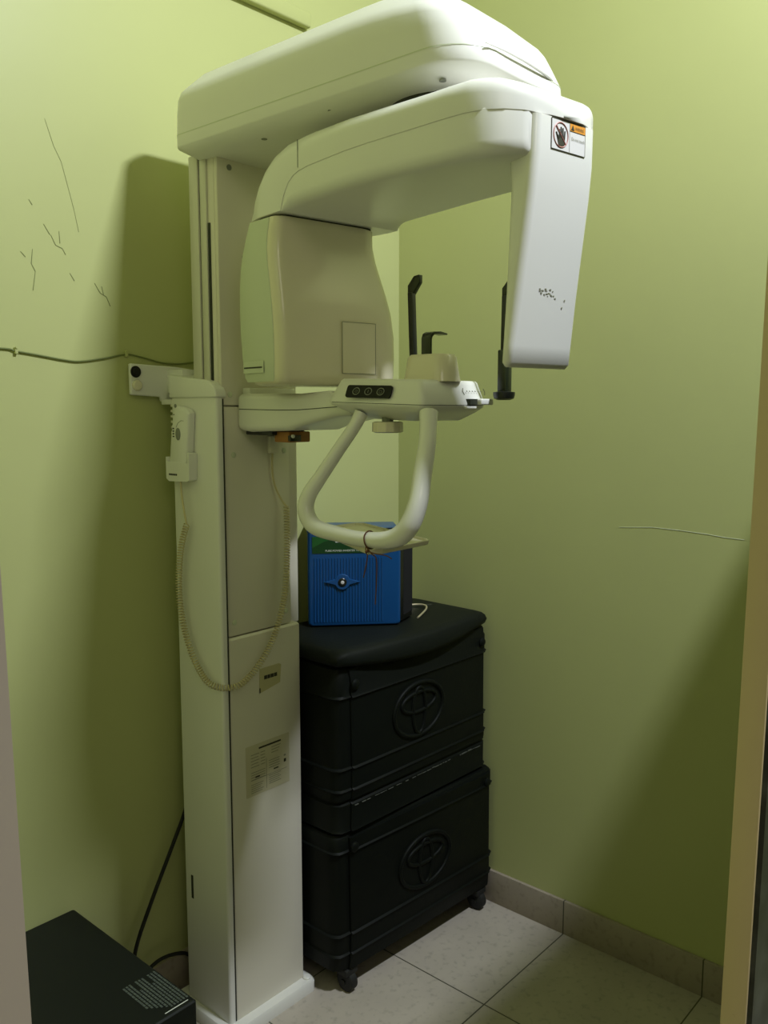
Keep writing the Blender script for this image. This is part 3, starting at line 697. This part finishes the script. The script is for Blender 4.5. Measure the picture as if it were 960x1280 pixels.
# eye-shaped boss with a switch
g = G(IT); cx, cz = -.158, .122
top = [(cx+.048*t, cz+max(math.sqrt(max(0, .0215**2-(.048*t)**2)), .013*(1-abs(t)))) for t in [i/12-1 for i in range(25)]]
eye = top+[(x, 2*cz-z) for x, z in top[::-1]][1:-1]
g.loft([[(cx+(x-cx)*s_, y, cz+(z-cz)*s_) for x, z in eye] for y, s_ in ((0, 1), (-.005, 1), (-.007, .92))])
ey = build('eye_boss', g, M_blue, fc, smooth=30)
g = G(IT).lathe((cx, -.006, cz), [(.0115, 0), (.0115, .003), (.009, .0045), (.006, .004)], (0, -1, 0)); sw = build('round_switch', g, M_black, ey)
g = G(IT).lathe((cx, -.0095, cz), [(.0048, 0), (.0048, .002), (.002, .0028)], (0, -1, 0), 16); build('switch_button', g, M_label_w, sw)
for x in (-.235, -.015):
    for y in (.02, .14): build('rubber_foot', G(IT).box(x-.008, x+.008, y-.006, y+.008, -.0015, .0045, .001), M_dark, I)

# ------------------------------------------------------------------ tray tied to the handle
Q = [Vector((1.126, 1.032, 0)), Vector((1.150, 1.018, 0)), Vector((1.288, 1.022, 0)), Vector((1.300, 1.036, 0)), Vector((1.392, 1.290, 0)), Vector((1.380, 1.305, 0)), Vector((1.280, 1.308, 0)), Vector((1.255, 1.295, 0))]
ct = sum(Q, Vector())/8
def qr(z, i): return [tuple(p+(ct-p).normalized()*i)[:2]+(z,) for p in Q]
zt = 1.2475
g = G().loft([qr(zt-.010, .006), qr(zt-.008, .002), qr(zt-.001, 0), qr(zt, .0008), qr(zt, .0035), qr(zt-.005, .006), qr(zt-.0052, .03)])
tag(build('plastic_tray', g, M_tray, None, (ct.x, ct.y, zt-.01), smooth=30), 'shallow ivory plastic tray tied under the grab handle of the x-ray machine', 'tray')
g = G(); cyh = 1.040
g.tube([(1.140+.0162*math.cos(a*PI/10), cyh+.003*math.sin(a*PI/10), 1.2632+.0162*math.sin(a*PI/10)) for a in range(20)], .0013, 6, closed=True)
g.tube([(1.128, cyh, 1.2515), (1.124, 1.036, 1.243), (1.125, 1.033, 1.236), (1.126, 1.038, 1.215), (1.124, 1.042, 1.196)], .0012, 6, smooth=5)
g.tube([(1.128, cyh-.002, 1.2515), (1.125, 1.022, 1.241), (1.126, 1.012, 1.232), (1.128, 1.014, 1.19), (1.127, 1.016, 1.15)], .0011, 6, smooth=5)
g.tube([(1.126, 1.034, 1.245), (1.124, 1.015, 1.243), (1.126, .99, 1.242), (1.128, .978, 1.237)], .0011, 6, smooth=5)
g.ball((1.1245, 1.034, 1.245), .0035, n=8)
tag(build('string', g, M_brown, None, (1.126, 1.035, 1.15), smooth=80), 'brown string knotted round the grab handle with loose ends hanging', 'string')

# ------------------------------------------------------------------ wire clipped to the back wall
W = thing('wall_wire', 'thin painted wire clipped along the green back wall above the bracket', 'wire', (1.08, YB, 1.6))
pts = [(.70, 1.62), (.83, 1.6215), (.855, 1.6175), (.90, 1.612), (.96, 1.604), (1.0, 1.602), (1.06, 1.611), (1.115, 1.622), (1.16, 1.617), (1.21, 1.607), (1.26, 1.606), (1.31, 1.612), (1.36, 1.614)]
build('wire_run', G().tube([(x, YB-.0035, z) for x, z in pts], .0019, 7, smooth=5), M_wire, W)
for x, z in ((.857, 1.6165), (1.116, 1.622)):
    g = G().box(x-.0035, x+.0035, YB-.008, YB, z-.005, z+.009, .0015); g.cyl((x, YB-.006, z+.008), (x, YB-.010, z+.008), .0025, n=10); build('wire_clip', g, M_wall, W)

# ------------------------------------------------------------------ black power box on the floor, left
UX, UY0, UZ = .922, 1.300, .358
K = thing('ups_box', 'low black metal power box with a printed label, on the floor at lower left', 'power box', (.70, 1.54, 0))
g = G().loft([[(x, y, z) for x, y in rrect(.50+i, UX-i, UY0+i, 1.765-i, .004, 3)] for z, i in ((.012, 0), (UZ-.003, 0), (UZ, .003))])
kb = build('metal_case', g, M_ups, K)
for x in (.54, .88):
    for y in (1.34, 1.72): build('rubber_foot', G().cyl((x, y, 0), (x, y, .013), .014, n=16), M_dark, K)
g = G(); zt = UZ+.0003
def upt(a, b, w, h, m=0): g.m = m; g.box(a, a+w, b, b+h, zt, zt+.0006, 0); g.m = 0
random.seed(12)
# block of printed lines: rows run along y, as read from the front of the box
lx0, ly0 = .838, 1.315
for r in range(11):
    x = lx0+.074-r*.0070; y = ly0+.004+(.0 if r < 6 else .006*(r-5)); yend = ly0+.120-(0 if r not in (3, 7) else .03)
    while y < yend:
        w = random.uniform(.003, .009); upt(x, y, .0042, min(w, yend-y)); y += w+random.uniform(.0008, .002)
upt(lx0+.020, ly0-.004, .052, .0016, 1)
build('printed_label', g, [M_upslab, M_text_w], kb)['label'] = 'block of small grey printed text near the front corner'

# ------------------------------------------------------------------ black power cable behind the column
g = G().tube([(1.228, 1.74, .56), (1.222, 1.745, .50), (1.18, 1.755, .40), (1.125, 1.760, .29), (1.075, 1.758, .19), (1.055, 1.745, .12), (1.050, 1.73, .05), (1.06, 1.715, .009), (1.09, 1.70, .006), (1.13, 1.705, .006)], .0048, 8, smooth=6)
tag(build('power_cable', g, M_dark, None, (1.06, 1.72, 0), smooth=80), 'black power cable running down the wall behind the column', 'cable')
g = G().tube([(1.04, 1.66, .012), (1.05, 1.72, .055), (1.08, 1.748, .10), (1.12, 1.752, .125), (1.17, 1.75, .125), (1.22, 1.748, .10), (1.25, 1.745, .03)], .0045, 8, smooth=6)
tag(build('looped_cable', g, M_dark, None, (1.15, 1.745, 0), smooth=80), 'dark cable looping low along the skirting behind the black power box', 'cable')

# ------------------------------------------------------------------ light, world, camera
def area(name, loc, size, power, color, target, size_y=None):
    l = bpy.data.lights.new(name, 'AREA'); l.energy = power; l.size = size; l.color = color
    if size_y: l.shape = 'RECTANGLE'; l.size_y = size_y
    o = bpy.data.objects.new(name, l); C.objects.link(o); o.location = loc
    d = Vector(target)-Vector(loc); o.rotation_euler = d.to_track_quat('-Z', 'Y').to_euler(); return o
area('ceiling_lamp', (1.40, -.20, 3.30), .26, 62, (.86, .92, 1.0), (1.30, .7, 1.6), .08)
area('outer_room_lamp', (-.75, -1.75, 3.1), .9, 6.5, (1.0, .90, .76), (.6, .2, 1.2))
w = bpy.data.worlds.new('World'); bpy.context.scene.world = w; w.use_nodes = True
w.node_tree.nodes['Background'].inputs[0].default_value = (.6, .65, .6, 1); w.node_tree.nodes['Background'].inputs[1].default_value = .0

f = 1078.27
B = Vector((959, 130, f)).normalized(); A = Vector((-1230, 130, f)).normalized(); Un = B.cross(A)*-1
if Un.y < 0: Un = -Un
# camera axes expressed in the world: right, up, forward
Rw = Vector((B.x, A.x, Un.x)); Uw = Vector((B.y, A.y, Un.y)); Fw = Vector((B.z, A.z, Un.z))
cam = bpy.data.cameras.new('Camera'); co = bpy.data.objects.new('Camera', cam); C.objects.link(co)
co.matrix_world = Matrix(((Rw.x, Uw.x, -Fw.x, 0), (Rw.y, Uw.y, -Fw.y, 0), (Rw.z, Uw.z, -Fw.z, 1.5), (0, 0, 0, 1)))
cam.sensor_fit = 'VERTICAL'; cam.sensor_height = 36; cam.lens = 36*f/1280; cam.clip_start = .02
bpy.context.scene.camera = co
vs = bpy.context.scene.view_settings
vs.view_transform = 'Standard'; vs.look = 'None'; vs.gamma = 1; vs.use_curve_mapping = False; vs.exposure = -.08
